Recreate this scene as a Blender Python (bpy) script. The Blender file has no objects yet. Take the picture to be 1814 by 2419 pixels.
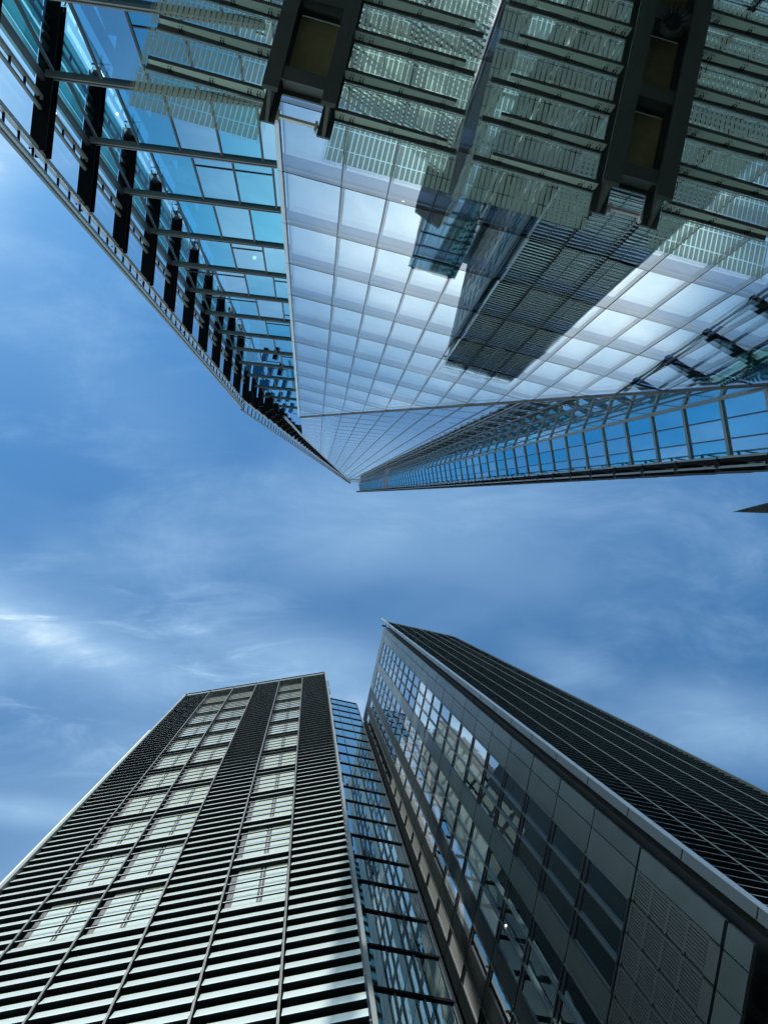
import bpy, math, random
from mathutils import Vector, Matrix
random.seed(7)
sc = bpy.context.scene
COL = sc.collection

# ------------------------------------------------------------------ camera
# eye of the photographer is the world origin; x = picture right, y = picture down, z = up
cam_d = bpy.data.cameras.new("camera"); cam = bpy.data.objects.new("camera", cam_d); COL.objects.link(cam)
cam_d.sensor_fit = 'HORIZONTAL'; cam_d.sensor_width = 36.0; cam_d.lens = 36.0
cam_d.clip_start = 0.1; cam_d.clip_end = 6000
_u = Vector((733.5 - 907.0, 1334.0 - 1209.5, 1814.0)).normalized()      # zenith seen from the camera
_x = (Vector((1, 0, 0)) - _u * _u.x).normalized(); _y = _u.cross(_x)
RM = Matrix((_x, _y, _u))                                              # camera (right, down, forward) -> world
_r, _d, _f = RM @ Vector((1, 0, 0)), RM @ Vector((0, 1, 0)), RM @ Vector((0, 0, 1))
m = Matrix((( _r.x, -_d.x, -_f.x, 0), (_r.y, -_d.y, -_f.y, 0), (_r.z, -_d.z, -_f.z, 0), (0, 0, 0, 1)))
cam.matrix_world = m
sc.camera = cam

# ------------------------------------------------------------------ light, sky, exposure
SUN_DIR = Vector((-0.352, -0.855, 0.84)).normalized()                     # towards the sun, beyond the bright upper-left corner
w = bpy.data.worlds.new("World"); sc.world = w; w.use_nodes = True
nt = w.node_tree; N = nt.nodes; L = nt.links; N.clear()
def nn(t, **k):
    n = N.new(t)
    for a, v in k.items(): setattr(n, a, v)
    return n
out = nn('ShaderNodeOutputWorld'); bg = nn('ShaderNodeBackground'); L.new(bg.outputs[0], out.inputs[0])
bg.inputs[1].default_value = 0.1
sky = nn('ShaderNodeTexSky', sky_type='NISHITA'); sky.sun_disc = False
sky.sun_elevation = math.asin(SUN_DIR.z); sky.sun_rotation = math.atan2(SUN_DIR.x, SUN_DIR.y)
sky.altitude = 0; sky.air_density = 1.0; sky.dust_density = 0.3; sky.ozone_density = 3.0
tc = nn('ShaderNodeTexCoord')
sep = nn('ShaderNodeSeparateXYZ'); L.new(tc.outputs['Generated'], sep.inputs[0])
def mth(op, a, b=None, clamp=False):
    n = nn('ShaderNodeMath', operation=op, use_clamp=clamp)
    for i, v in enumerate((a, b)):
        if v is None: continue
        if isinstance(v, (int, float)): n.inputs[i].default_value = v
        else: L.new(v, n.inputs[i])
    return n.outputs[0]
zc = mth('MAXIMUM', sep.outputs[2], 0.12)
px = mth('DIVIDE', sep.outputs[0], zc); py = mth('DIVIDE', sep.outputs[1], zc)   # cloud deck coordinates
comb = nn('ShaderNodeCombineXYZ'); L.new(px, comb.inputs[0]); L.new(py, comb.inputs[1])
def noise(scale, rot, sx, sy, detail=6, rough=0.55, dist=0.6, off=0.0):
    mp = nn('ShaderNodeMapping'); L.new(comb.outputs[0], mp.inputs[0])
    mp.inputs['Rotation'].default_value = (0, 0, rot); mp.inputs['Scale'].default_value = (sx, sy, 1); mp.inputs['Location'].default_value = (off, off * 1.7, off)
    t = nn('ShaderNodeTexNoise'); L.new(mp.outputs[0], t.inputs[0])
    t.inputs['Scale'].default_value = scale; t.inputs['Detail'].default_value = detail
    t.inputs['Roughness'].default_value = rough; t.inputs['Distortion'].default_value = dist
    return t.outputs[0]
def ramp(v, a, b):
    mr = nn('ShaderNodeMapRange', interpolation_type='SMOOTHSTEP'); L.new(v, mr.inputs[0])
    mr.inputs[1].default_value = a; mr.inputs[2].default_value = b
    return mr.outputs[0]
def blob(cx, cy, rx, ry, rot=0.0):          # soft bank of cloud at a place on the cloud deck
    mp = nn('ShaderNodeMapping', vector_type='TEXTURE'); L.new(comb.outputs[0], mp.inputs[0])
    mp.inputs['Location'].default_value = (cx, cy, 0); mp.inputs['Rotation'].default_value = (0, 0, rot); mp.inputs['Scale'].default_value = (rx, ry, 1)
    ln = nn('ShaderNodeVectorMath', operation='LENGTH'); L.new(mp.outputs[0], ln.inputs[0])
    return ramp(ln.outputs['Value'], 1.0, 0.0)
wisp = ramp(noise(4.2, 0.2, 0.8, 1.9, 12, 0.64, 0.5, 3.1), 0.44, 0.80)
soft = ramp(noise(2.3, -0.2, 0.9, 1.5, 4, 0.5, 0.4, 9.3), 0.36, 0.76)
fine = noise(9.0, 0.3, 0.6, 2.2, 8, 0.6, 0.9, 5.7)
BL = [(-0.42, 0.075, .30, .11, .25, .85), (-0.26, 0.115, .22, .05, .35, .6), (-0.05, 0.11, .25, .06, .1, .45), (0.03, 0.18, .18, .10, 0, .5), (0.05, -0.06, .34, .10, -.05, .45),
      (0.56, 0.22, .20, .09, .2, .75), (-0.36, 0.30, .14, .03, .1, .6), (0.34, 0.13, .12, .04, .3, .4), (-0.52, -0.57, .21, .26, 0, 2.2), (-0.36, -0.31, .16, .18, .6, .15), (-0.22,-0.19,.20,.10,.7,.2)]
acc = None
for (cx_, cy_, rx, ry, ro, am) in BL:
    v = mth('MULTIPLY', blob(cx_, cy_, rx, ry, ro), am)
    acc = v if acc is None else mth('ADD', acc, v)
acc = mth('MULTIPLY', acc, mth('ADD', mth('MULTIPLY', fine, 1.1), 0.35))
strk = mth('MULTIPLY', mth('MULTIPLY', ramp(noise(11.0, 0.22, 0.5, 2.4, 12, 0.62, 0.8, 2.2), 0.50, 0.78), blob(-0.24, 0.13, .42, .22, .15)), 0.85)
acc = mth('ADD', acc, strk)
acc = mth('ADD', acc, mth('MULTIPLY', blob(0.05, 0.54, .60, .50), 1.85))  # added cloud bank hidden behind the towers, whitens the facade reflections
tot = mth('ADD', mth('ADD', mth('MULTIPLY', wisp, 0.22), mth('MULTIPLY', soft, 0.20)), mth('ADD', mth('MULTIPLY', acc, 0.50), 0.04))
# paler, hazier sky low down
low = ramp(sep.outputs[2], 0.86, 0.45)
tot = mth('ADD', tot, mth('MULTIPLY', low, 0.62))
tot = mth('MINIMUM', tot, 0.97)
tint = nn('ShaderNodeMix', data_type='RGBA', blend_type='MULTIPLY'); tint.inputs[0].default_value = 1.0
L.new(sky.outputs[0], tint.inputs[6]); tint.inputs[7].default_value = (0.41, 0.86, 1.04, 1)
mix = nn('ShaderNodeMix', data_type='RGBA'); L.new(tot, mix.inputs[0]); L.new(tint.outputs[2], mix.inputs[6])
cc = nn('ShaderNodeMix', data_type='RGBA'); L.new(ramp(tot, 0.45, 0.97), cc.inputs[0])
cc.inputs[6].default_value = (2.9, 4.5, 6.2, 1); cc.inputs[7].default_value = (6.4, 7.4, 8.0, 1); L.new(cc.outputs[2], mix.inputs[7])
hz = nn('ShaderNodeMix', data_type='RGBA'); L.new(mth('MULTIPLY', ramp(sep.outputs[2], 0.74, 0.30), 0.85), hz.inputs[0])
L.new(mix.outputs[2], hz.inputs[6]); hz.inputs[7].default_value = (11.5, 13.2, 12.8, 1)  # added bright haze below the visible sky, to light the building faces
L.new(hz.outputs[2], bg.inputs[0])

sun_d = bpy.data.lights.new("sun", 'SUN'); sun = bpy.data.objects.new("sun", sun_d); COL.objects.link(sun)
sun_d.energy = 2.0; sun_d.angle = math.radians(0.5); sun_d.color = (1.0, 0.95, 0.86)
sun.rotation_euler = SUN_DIR.to_track_quat('Z', 'Y').to_euler()
vs = sc.view_settings; vs.view_transform = 'Standard'; vs.look = 'None'; vs.gamma = 1.0; vs.use_curve_mapping = False
vs.exposure = 0.8
sc.cycles.max_bounces = 10; sc.cycles.transparent_max_bounces = 16; sc.cycles.glossy_bounces = 6

# ------------------------------------------------------------------ materials
def new_mat(name):
    mt = bpy.data.materials.new(name); mt.use_nodes = True
    t = mt.node_tree; t.nodes.clear()
    return mt, t, t.nodes.new('ShaderNodeOutputMaterial')
def surface(name, col, rough=0.5, metal=0.0, var=0.12, scale=1.2, bump=0.0, spec=0.5):
    mt, t, o = new_mat(name); b = t.nodes.new('ShaderNodeBsdfPrincipled'); t.links.new(b.outputs[0], o.inputs[0])
    b.inputs['Roughness'].default_value = rough; b.inputs['Metallic'].default_value = metal; b.inputs['Specular IOR Level'].default_value = spec
    g = t.nodes.new('ShaderNodeNewGeometry'); n = t.nodes.new('ShaderNodeTexNoise'); t.links.new(g.outputs['Position'], n.inputs[0])
    n.inputs['Scale'].default_value = scale; n.inputs['Detail'].default_value = 8; n.inputs['Roughness'].default_value = 0.65
    oi = t.nodes.new('ShaderNodeObjectInfo')
    ad = t.nodes.new('ShaderNodeMath'); ad.operation = 'ADD'; t.links.new(n.outputs[0], ad.inputs[0])
    ml = t.nodes.new('ShaderNodeMath'); ml.operation = 'MULTIPLY'; t.links.new(oi.outputs['Random'], ml.inputs[0]); ml.inputs[1].default_value = 0.5; t.links.new(ml.outputs[0], ad.inputs[1])
    mr = t.nodes.new('ShaderNodeMapRange'); t.links.new(ad.outputs[0], mr.inputs[0]); mr.inputs[1].default_value = 0.3; mr.inputs[2].default_value = 1.2
    mr.inputs[3].default_value = 1 - var; mr.inputs[4].default_value = 1 + var
    mx = t.nodes.new('ShaderNodeMix'); mx.data_type = 'RGBA'; mx.blend_type = 'MULTIPLY'; mx.inputs[0].default_value = 1
    mx.inputs[6].default_value = (*col, 1); t.links.new(mr.outputs[0], mx.inputs[7]); t.links.new(mx.outputs[2], b.inputs['Base Color'])
    if bump:
        bp = t.nodes.new('ShaderNodeBump'); bp.inputs['Strength'].default_value = bump; bp.inputs['Distance'].default_value = 0.02
        t.links.new(n.outputs[0], bp.inputs['Height']); t.links.new(bp.outputs[0], b.inputs['Normal'])
    return mt
def glass(name, tint, f0, behind, through=True, wave=0.02, wscale=0.35, rough=0.0, fres=1.0, diff=None):
    """mirror-coated glazing: a tinted reflection over either a see-through pane or a dark back"""
    mt, t, o = new_mat(name); nd = t.nodes; lk = t.links
    gl = nd.new('ShaderNodeBsdfGlossy'); gl.inputs['Roughness'].default_value = rough; gl.inputs[0].default_value = (*tint, 1)
    if through: bk = nd.new('ShaderNodeBsdfTransparent')
    else: bk = nd.new('ShaderNodeBsdfDiffuse')
    bk.inputs[0].default_value = (*behind, 1)
    if diff and through:
        df = nd.new('ShaderNodeBsdfDiffuse'); df.inputs[0].default_value = (*diff[:3], 1)
        m0 = nd.new('ShaderNodeMixShader'); m0.inputs[0].default_value = diff[3]; lk.new(bk.outputs[0], m0.inputs[1]); lk.new(df.outputs[0], m0.inputs[2]); bk = m0
    lw = nd.new('ShaderNodeLayerWeight'); lw.inputs[0].default_value = 0.5
    pw = nd.new('ShaderNodeMath'); pw.operation = 'POWER'; lk.new(lw.outputs['Facing'], pw.inputs[0]); pw.inputs[1].default_value = 4.0
    mr = nd.new('ShaderNodeMapRange'); lk.new(pw.outputs[0], mr.inputs[0]); mr.inputs[3].default_value = f0; mr.inputs[4].default_value = f0 + (1 - f0) * fres
    ms = nd.new('ShaderNodeMixShader'); lk.new(mr.outputs[0], ms.inputs[0]); lk.new(bk.outputs[0], ms.inputs[1]); lk.new(gl.outputs[0], ms.inputs[2])
    lk.new(ms.outputs[0], o.inputs[0])
    if wave:
        g = nd.new('ShaderNodeNewGeometry'); n = nd.new('ShaderNodeTexNoise'); lk.new(g.outputs['Position'], n.inputs[0])
        n.inputs['Scale'].default_value = wscale; n.inputs['Detail'].default_value = 2
        bp = nd.new('ShaderNodeBump'); bp.inputs['Strength'].default_value = wave; bp.inputs['Distance'].default_value = 1.0
        lk.new(n.outputs[0], bp.inputs['Height']); lk.new(bp.outputs[0], gl.inputs['Normal'])
    return mt
M = {}
M['steel'] = surface('dark_painted_steel', (.034, .047, .041), .45, 0, .25, 2.0, .05)
M['steel_black'] = surface('black_steel', (.006, .009, .012), .75, 0, .2, 1.5, 0, .08)
M['rib'] = surface('grey_rib_paint', (.30, .38, .34), .45, 0, .1, 2.0)
M['aluminium'] = surface('brushed_aluminium', (.42, .46, .47), .38, .6, .15, 1.2)
M['pale_alu'] = surface('pale_aluminium', (.55, .62, .66), .35, .35, .12, .8, .03)
M['dark_frame'] = surface('dark_window_frame', (.022, .026, .034), .4, 0, .2, 1.0)
M['transom'] = surface('grey_transom', (.15, .175, .175), .4, .2, .15, 1.0)
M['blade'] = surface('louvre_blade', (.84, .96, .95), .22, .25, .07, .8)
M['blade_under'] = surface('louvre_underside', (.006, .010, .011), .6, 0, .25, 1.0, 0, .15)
M['blade_dark'] = surface('louvre_blade_dark', (.17, .21, .22), .35, .3, .12, .8)
M['shaded_panel'] = surface('shaded_cladding', (.012, .020, .022), .5, 0, .25, .9, 0, .2)  # darker cladding copy for the far columns, shade put into its colour
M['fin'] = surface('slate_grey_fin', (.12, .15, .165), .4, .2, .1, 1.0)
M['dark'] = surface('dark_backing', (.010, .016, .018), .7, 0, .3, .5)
M['cream'] = surface('cream_facade_panel', (.62, .66, .60), .5, 0, .12, .5)
M['cladding'] = surface('grey_cladding', (.080, .108, .114), .40, .1, .28, .9, .05)
M['grille'] = surface('grey_grille', (.080, .096, .104), .5, .1, .12, 1.5)
M['olive'] = surface('olive_soffit_board', (.17, .165, .075), .8, 0, .55, 2.3, .2)
M['brackets'] = surface('bright_bracket', (.5, .5, .46), .4, .5, .1, 2)
M['blind'] = surface('cream_blind', (.74, .73, .62), .8, 0, .1, .7)
M['outer_pane'] = glass('facade_outer_pane', (.94, .99, 1.0), .31, (.95, .98, .99), True, .0022, .45)
M['inner_pane'] = glass('facade_inner_pane', (.92, .98, 1.0), .82, (.03, .13, .14), False, .0, .5, .0)
M['band'] = glass('facade_floor_band', (.38, .60, .95), .38, (.02, .06, .11), False, .0, .3, .25)
M['upper'] = glass('inclined_glazing', (.95, .98, 1.0), .76, (.26, .30, .36), False, .006, .1)
M['edge_glass'] = glass('clear_blue_edge_glass', (.45, .80, 1.0), .10, (.66, .92, .92), True, .01, .25)
M['blue_glass'] = glass('blue_side_glass', (.26, .72, 1.0), .70, (.16, .52, .72), True, .015, .25)
M['blue_solid'] = glass('blue_wing_glass', (.28, .74, 1.0), .72, (.03, .26, .44), False, .015, .2)
M['blue_back'] = surface('blue_interior', (.02, .09, .16), .8, 0, .5, .3)
M['clear'] = glass('clear_screen_glass', (1, 1, 1), .05, (.94, .97, .98), True, 0, 1, 0, .5)
M['teal'] = glass('teal_screen_glass', (.5, .9, .9), .08, (.16, .58, .56), True, 0, 1, 0, .6, (.10, .60, .54, .68))
M['teal_pale'] = glass('pale_teal_glass', (.7, 1, .95), .08, (.42, .80, .74), True, 0, 1, 0, .6, (.46, .90, .80, .7))
M['tower_sky_pane'] = glass('tower_window_sky_white', (.92, .98, 1.0), .50, (.86, .90, .88), False, .004, .6)  # pale back paints the white sky reflection into these panes
M['dark_teal'] = glass('dark_teal_glass', (.5, .9, .9), .10, (.008, .05, .05), False, 0)
M['tower_glass'] = glass('tower_window_glass', (.92, .98, 1.0), .45, (.006, .024, .030), False, .004, .6)
M['lit_window'] = glass('blind_behind_glass', (.95, 1, .95), .22, (.78, .84, .70), False, .01, .7)
M['block_glass'] = glass('link_block_glass', (.78, .93, .93), .70, (.02, .06, .06), False, .001, .4)
M['ground'] = surface('granite_paving', (.11, .11, .105), .7, 0, .3, .6, .1)
for nm_ in ('blue_glass', 'blue_solid'):
    t_ = M[nm_].node_tree; g_n = [n for n in t_.nodes if n.type == 'BSDF_GLOSSY'][0]
    oi_ = t_.nodes.new('ShaderNodeObjectInfo'); mx_ = t_.nodes.new('ShaderNodeMix'); mx_.data_type = 'RGBA'
    t_.links.new(oi_.outputs['Random'], mx_.inputs[0]); mx_.inputs[6].default_value = (.18, .68, .90, 1); mx_.inputs[7].default_value = (.54, .80, .94, 1)
    t_.links.new(mx_.outputs[2], g_n.inputs[0])
def lamp_mat():
    mt, t, o = new_mat('warm_lamp'); e = t.nodes.new('ShaderNodeEmission'); e.inputs[0].default_value = (1, .86, .55, 1); e.inputs[1].default_value = 2.5; t.links.new(e.outputs[0], o.inputs[0]); return mt
M['lamp'] = lamp_mat()
def frit_mat():
    mt, t, o = new_mat('fritted_canopy_glass'); nd = t.nodes; lk = t.links
    tcn = nd.new('ShaderNodeTexCoord'); sp = nd.new('ShaderNodeSeparateXYZ'); lk.new(tcn.outputs['Object'], sp.inputs[0])
    def mm(op, a, b):
        n = nd.new('ShaderNodeMath'); n.operation = op
        for i, v in enumerate((a, b)):
            if isinstance(v, (int, float)): n.inputs[i].default_value = v
            else: lk.new(v, n.inputs[i])
        return n.outputs[0]
    def gap(axis, pitch, width, off):
        f = mm('FRACT', mm('ADD', mm('DIVIDE', mm('ADD', axis, off), pitch), 100.0), 0)
        return mm('GREATER_THAN', f, width)
    g = mm('MULTIPLY', gap(sp.outputs[0], .0935, .23, 0.0), gap(sp.outputs[1], .3765, .05, .035))
    # perforated look of the frit
    dots = mm('MULTIPLY', mm('SINE', mm('MULTIPLY', sp.outputs[0], 700.0), 0), mm('SINE', mm('MULTIPLY', sp.outputs[1], 420.0), 0))
    dens = mm('ADD', mm('MULTIPLY', mm('GREATER_THAN', dots, 0.0), 0.14), 0.70)
    fac = mm('MULTIPLY', g, dens)
    tr = nd.new('ShaderNodeBsdfTransparent'); tr.inputs[0].default_value = (.76, .93, .88, 1)
    tl = nd.new('ShaderNodeBsdfTranslucent'); tl.inputs[0].default_value = (.30, .37, .29, 1)
    df = nd.new('ShaderNodeBsdfDiffuse'); df.inputs[0].default_value = (.31, .36, .27, 1)
    m1 = nd.new('ShaderNodeMixShader'); m1.inputs[0].default_value = .45; lk.new(tl.outputs[0], m1.inputs[1]); lk.new(df.outputs[0], m1.inputs[2])
    m2 = nd.new('ShaderNodeMixShader'); lk.new(fac, m2.inputs[0]); lk.new(tr.outputs[0], m2.inputs[1]); lk.new(m1.outputs[0], m2.inputs[2])
    gl = nd.new('ShaderNodeBsdfGlossy'); gl.inputs['Roughness'].default_value = 0.0
    m3 = nd.new('ShaderNodeMixShader'); m3.inputs[0].default_value = .06; lk.new(m2.outputs[0], m3.inputs[1]); lk.new(gl.outputs[0], m3.inputs[2])
    lk.new(m3.outputs[0], o.inputs[0]); return mt
M['frit'] = frit_mat()

# ------------------------------------------------------------------ geometry helpers
class Frame:
    """local facade axes: s along the wall, d outwards, h upwards"""
    def __init__(f, o, t, n, v=(0, 0, 1)): f.o, f.t, f.n, f.v = Vector(o), Vector(t), Vector(n), Vector(v)
    def __call__(f, s, d, h): return f.o + f.t * s + f.n * d + f.v * h
WORLD = Frame((0, 0, 0), (1, 0, 0), (0, 1, 0))
class MB:
    def __init__(b): b.v, b.f, b.mi, b.m2 = [], [], {}, None
    def poly(b, pts):
        i = len(b.v); b.v += [tuple(p) for p in pts]; b.f.append(tuple(range(i, i + len(pts)))); return b
    def hexa(b, p):
        i = len(b.v); b.v += [tuple(q) for q in p]
        b.f += [tuple(i + k for k in q) for q in ((0, 1, 2, 3), (7, 6, 5, 4), (0, 4, 5, 1), (1, 5, 6, 2), (2, 6, 7, 3), (3, 7, 4, 0))]; return b
    def box(b, F, s0, s1, d0, d1, h0, h1):
        return b.hexa([F(s0, d0, h0), F(s1, d0, h0), F(s1, d1, h0), F(s0, d1, h0), F(s0, d0, h1), F(s1, d0, h1), F(s1, d1, h1), F(s0, d1, h1)])
    def bar(b, p, q, wid, hei, up=(0, 0, 1)):
        p, q = Vector(p), Vector(q); a = (q - p).normalized(); u = Vector(up); s = a.cross(u)
        if s.length < 1e-4: s = a.cross(Vector((1, 0, 0)))
        s.normalize(); u = s.cross(a).normalized(); s = s * wid / 2; u = u * hei / 2
        return b.hexa([p - s - u, p + s - u, p + s + u, p - s + u, q - s - u, q + s - u, q + s + u, q - s + u])
    def tube(b, p, q, r0, r1=None, n=10):
        p, q = Vector(p), Vector(q); r1 = r0 if r1 is None else r1
        a = (q - p).normalized(); s = a.orthogonal().normalized(); u = a.cross(s); i = len(b.v)
        for c, r in ((p, r0), (q, r1)):
            for k in range(n):
                an = 2 * math.pi * k / n; b.v.append(tuple(c + (s * math.cos(an) + u * math.sin(an)) * r))
        for k in range(n): b.f.append((i + k, i + (k + 1) % n, i + n + (k + 1) % n, i + n + k))
        b.f.append(tuple(i + k for k in range(n))[::-1]); b.f.append(tuple(i + n + k for k in range(n))); return b
    def prof(b, F, s0, s1, pts, dark=()):    # profile (d, h) swept along the wall
        n = len(pts); i = len(b.v)
        for k in dark: b.mi[len(b.f) + k] = 1
        b.v += [tuple(F(s0, d, h)) for d, h in pts] + [tuple(F(s1, d, h)) for d, h in pts]
        for k in range(n): b.f.append((i + k, i + (k + 1) % n, i + n + (k + 1) % n, i + n + k))
        b.f.append(tuple(i + k for k in range(n))[::-1]); b.f.append(tuple(i + n + k for k in range(n))); return b
    def join(b, o):
        i = len(b.v); k = len(b.f); b.v += o.v; b.f += [tuple(i + q for q in f) for f in o.f]
        for a, q in o.mi.items(): b.mi[k + a] = q
        return b
    def build(b, name, mat, parent=None, smooth=False):
        me = bpy.data.meshes.new(name); me.from_pydata(b.v, [], b.f); me.materials.append(mat); me.update()
        if b.mi:
            me.materials.append(b.m2 or M['blade_under'])
            for k, q in b.mi.items(): me.polygons[k].material_index = q
        if smooth:
            for p in me.polygons: p.use_smooth = True
        o = bpy.data.objects.new(name, me); COL.objects.link(o)
        if parent:
            o.parent = parent; bpy_inv(o, parent)
        return o
def bpy_inv(o, parent):                       # every mesh is written in world space; undo the parent's place
    o.matrix_parent_inverse = INV[parent.name]
INV = {}
def thing(name, label, cat, loc=(0, 0, 0), group=None):
    o = bpy.data.objects.new(name, None); COL.objects.link(o); o.location = loc; o.empty_display_size = 1
    INV[o.name] = Matrix.Translation(-Vector(loc)); tag(o, label, cat, group); return o
def tag(o, label, cat, group=None):
    o['label'] = label; o['category'] = cat
    if group: o['group'] = group
    return o
def sub(mb, name, mat, parent):               # sub-part: its parent is a part without a transform of its own
    o = mb.build(name, mat); o.parent = parent; o.matrix_parent_inverse = INV.get(parent.parent.name, Matrix.Identity(4)) @ Matrix.Identity(4)
    o.matrix_parent_inverse = Matrix.Identity(4); return o
def stuff(o): o['kind'] = 'stuff'; return o
def ang(a): a = math.radians(a); return Vector((math.cos(a), math.sin(a), 0))
ZG = -1.7                                     # pavement level under the camera

# ------------------------------------------------------------------ ground
g = MB().poly([(-900, -900, ZG), (900, -900, ZG), (900, 900, ZG), (-900, 900, ZG)]).build('ground', M['ground']); g['kind'] = 'structure'

# ================================================================== GLASS SKYSCRAPER
FL = 3.78                                     # storey
T0 = ang(13.1); N0 = Vector((-T0.y, T0.x, 0)) # lower glass box, facing the camera
F0 = Frame(-N0 * 12.0, T0, N0)
sky_t = thing('glass_skyscraper', 'tall tapering glass skyscraper with a mirrored front and a screen projecting at each side', 'skyscraper', (0, -14, ZG))
MF_N = Vector((-0.0864, 0.9925, 0.0871)).normalized(); MF_C = -6.703       # inclined main face: N.p = c
def mf_y(x, h): return (MF_C - MF_N.x * x - MF_N.z * h) / MF_N.y
def MF(x, h, off=0.0): p = Vector((x, mf_y(x, h), h)); return p + MF_N * off
S_L, S_R = -3.95, 17.7
def crease_h(s): return 64.9 - 1.62 * (s + 3.69)
H0 = 23.93
cols = [-3.78] + [-1.87 + 1.5 * k for k in range(0, 14)]
# --- lower glass panels: outer pane > inner pane + floor band
panels = []
for ci in range(len(cols) - 1 + 1):
    s0 = cols[ci]; s1 = cols[ci + 1] if ci + 1 < len(cols) else S_R
    if s1 - s0 < .1: continue
    for r in range(-6, 12):
        h0 = H0 + FL * r; h1 = h0 + FL
        c0, c1 = crease_h(s0), crease_h(s1)
        if h0 >= c0 - .2: continue
        mid = F0((s0 + s1) / 2, 0, (h0 + min(h1, c1)) / 2)
        vis = (1.0 / mid.z ** 2 if mid.z > 2 else 0)
        inframe = -0.5 < mid.x / max(mid.z, .1) < 0.62 and mid.y / max(mid.z, .1) > -0.78
        panels.append((vis if inframe else vis * 1e-3, s0, s1, h0, h1))
panels.sort(reverse=True)
def clip_top(s0, s1, h0, h1, d):              # panel outline cut by the sloping crease
    a, b = min(h1, crease_h(s0) - .06), min(h1, crease_h(s1) - .06)
    pts = [(s0, h0)]
    if b > h0: pts += [(s1, h0), (s1, b)]
    else:
        sx = s0 + (s1 - s0) * (a - h0) / (a - b); pts += [(sx, h0)]
    if a >= h1 and b < h1:
        sx = s0 + (crease_h(s0) - .06 - h1) / 1.62
        if s0 < sx < s1: pts.append((sx, h1))
    pts.append((s0, a))
    return pts
def panel_geo(s0, s1, h0, h1, mo, mi, mbd):
    g_ = .012
    jit = [random.uniform(-.0022, .0022) for _ in range(3)]
    def dj(s, h): return .0 + jit[0] * (s - s0) / 1.5 * 1.5 + jit[1] * (h - h0) / 3.78 * 2 + jit[2] * .5
    mo.poly([F0(s, dj(s, h), h) for s, h in clip_top(s0 + g_, s1 - g_, h0 + .012, h1 - .012, 0)])
    jit2 = [random.uniform(-.003, .003) for _ in range(2)]
    a0, a1 = s0 + .11, s1 - .03
    if crease_h(a0) - .06 > h0 + .3:
        mi.poly([F0(s, -.11, h) for s, h in clip_top(a0, a1, h0 + .10, h0 + 2.86, 0)])
        # pale reveal strip along the left-hand mullion
    if crease_h(a0) - .06 > h0 + 2.9: mbd.poly([F0(s, -.13, h) for s, h in clip_top(s0 + .02, s1 - .02, h0 + 2.86, h1, 0)])
    return
for i, (vv, s0, s1, h0, h1) in enumerate(panels[:96]):
    mo, mi, mbd = MB(), MB(), MB(); panel_geo(s0, s1, h0, h1, mo, mi, mbd)
    o = mo.build('window', M['outer_pane'], sky_t)
    if mi.f: sub(mi, 'inner_pane', M['inner_pane'], o)
    if mbd.f: sub(mbd, 'spandrel', M['band'], o)
mo, mi, mbd = MB(), MB(), MB()
for (vv, s0, s1, h0, h1) in panels[96:]: panel_geo(s0, s1, h0, h1, mo, mi, mbd)
o = stuff(mo.build('window', M['outer_pane'], sky_t)); sub(mi, 'inner_pane', M['inner_pane'], o); sub(mbd, 'spandrel', M['band'], o)
# --- mullions and floor joints of the box
for s in cols:
    t = crease_h(s) - .05; MB().box(F0, s - .013, s + .013, -.12, .004, ZG, t).build('mullion', M['steel_black'], sky_t)
for r in range(-6, 12):
    h = H0 + FL * r; e = min(S_R, -3.69 + (64.9 - h) / 1.62)
    if e > S_L: MB().box(F0, S_L, e, -.08, .004, h - .009, h + .009).build('transom', M['steel_black'], sky_t)
# pale glass return past the last mullion, and the crease trim
MB().box(F0, S_L, -3.80, -.05, .0, ZG, 64.9).build('edge_strip', M['pale_alu'], sky_t)
MB().bar(F0(-3.75, .02, 65.0), F0(S_R, .02, crease_h(S_R)), .12, .12).build('crease_trim', M['dark_frame'], sky_t)
# pale inner lining + dark backing behind the double skin
bk = MB(); bk.poly([F0(S_L + .1, -.50, ZG), F0(S_R, -.50, ZG), F0(S_R, -.50, crease_h(S_R)), F0(S_L + .1, -.50, crease_h(S_L) - .3)])
bk.build('inner_lining', M['band'], sky_t)
# --- inclined main face above the crease
def EL(h): return -0.95 if h < 85 else -1.0 + 0.0805 * (h - 85.5)      # left edge x
def ER(h): return 20.0 - 0.0065 * (h - 35.5)
pl = F0(-3.69, 0, 64.9); pr = F0(S_R, 0, crease_h(S_R))
mfm = MB()
hs = [64.9] + [64.9 + (85.5 - 64.9) * k / 4 for k in range(1, 5)] + [85.5 + 14 * k for k in range(1, 15)]
prev = [MF(pl.x, 64.9), MF(ER(64.9), 64.9)]
mfm.poly([MF(pl.x, 64.9), MF(ER(64.9), 64.9), MF(ER(31), 31.0), MF(pr.x, pr.z)])
for h in hs[1:]:
    cur = [MF(EL(h) if h >= 70 else -.95, h), MF(ER(h), h)]; mfm.poly([prev[0], prev[1], cur[1], cur[0]]); prev = cur
top_l, top_r = MF(14.78, 281.6), MF(18.6, 300)
mfm.poly([prev[0], prev[1], top_r, top_l])
mfm.build('inclined_glazing', M['upper'], sky_t)
VPX, VPY = 0.0089, -0.0874
for s in cols:                                # joints run on up the inclined face
    h = crease_h(s); p = F0(s, 0, h)
    hx = h
    while hx < 276 and EL(hx) < p.x + VPX * (hx - h) < ER(hx): hx += 1.0
    q = MF(p.x + VPX * (hx - h), hx, .02); p = MF(p.x, h, .02)
    MB().bar(p, q, .05, .05).build('inclined_mullion', M['dark_frame'], sky_t)
k = 0
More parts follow.
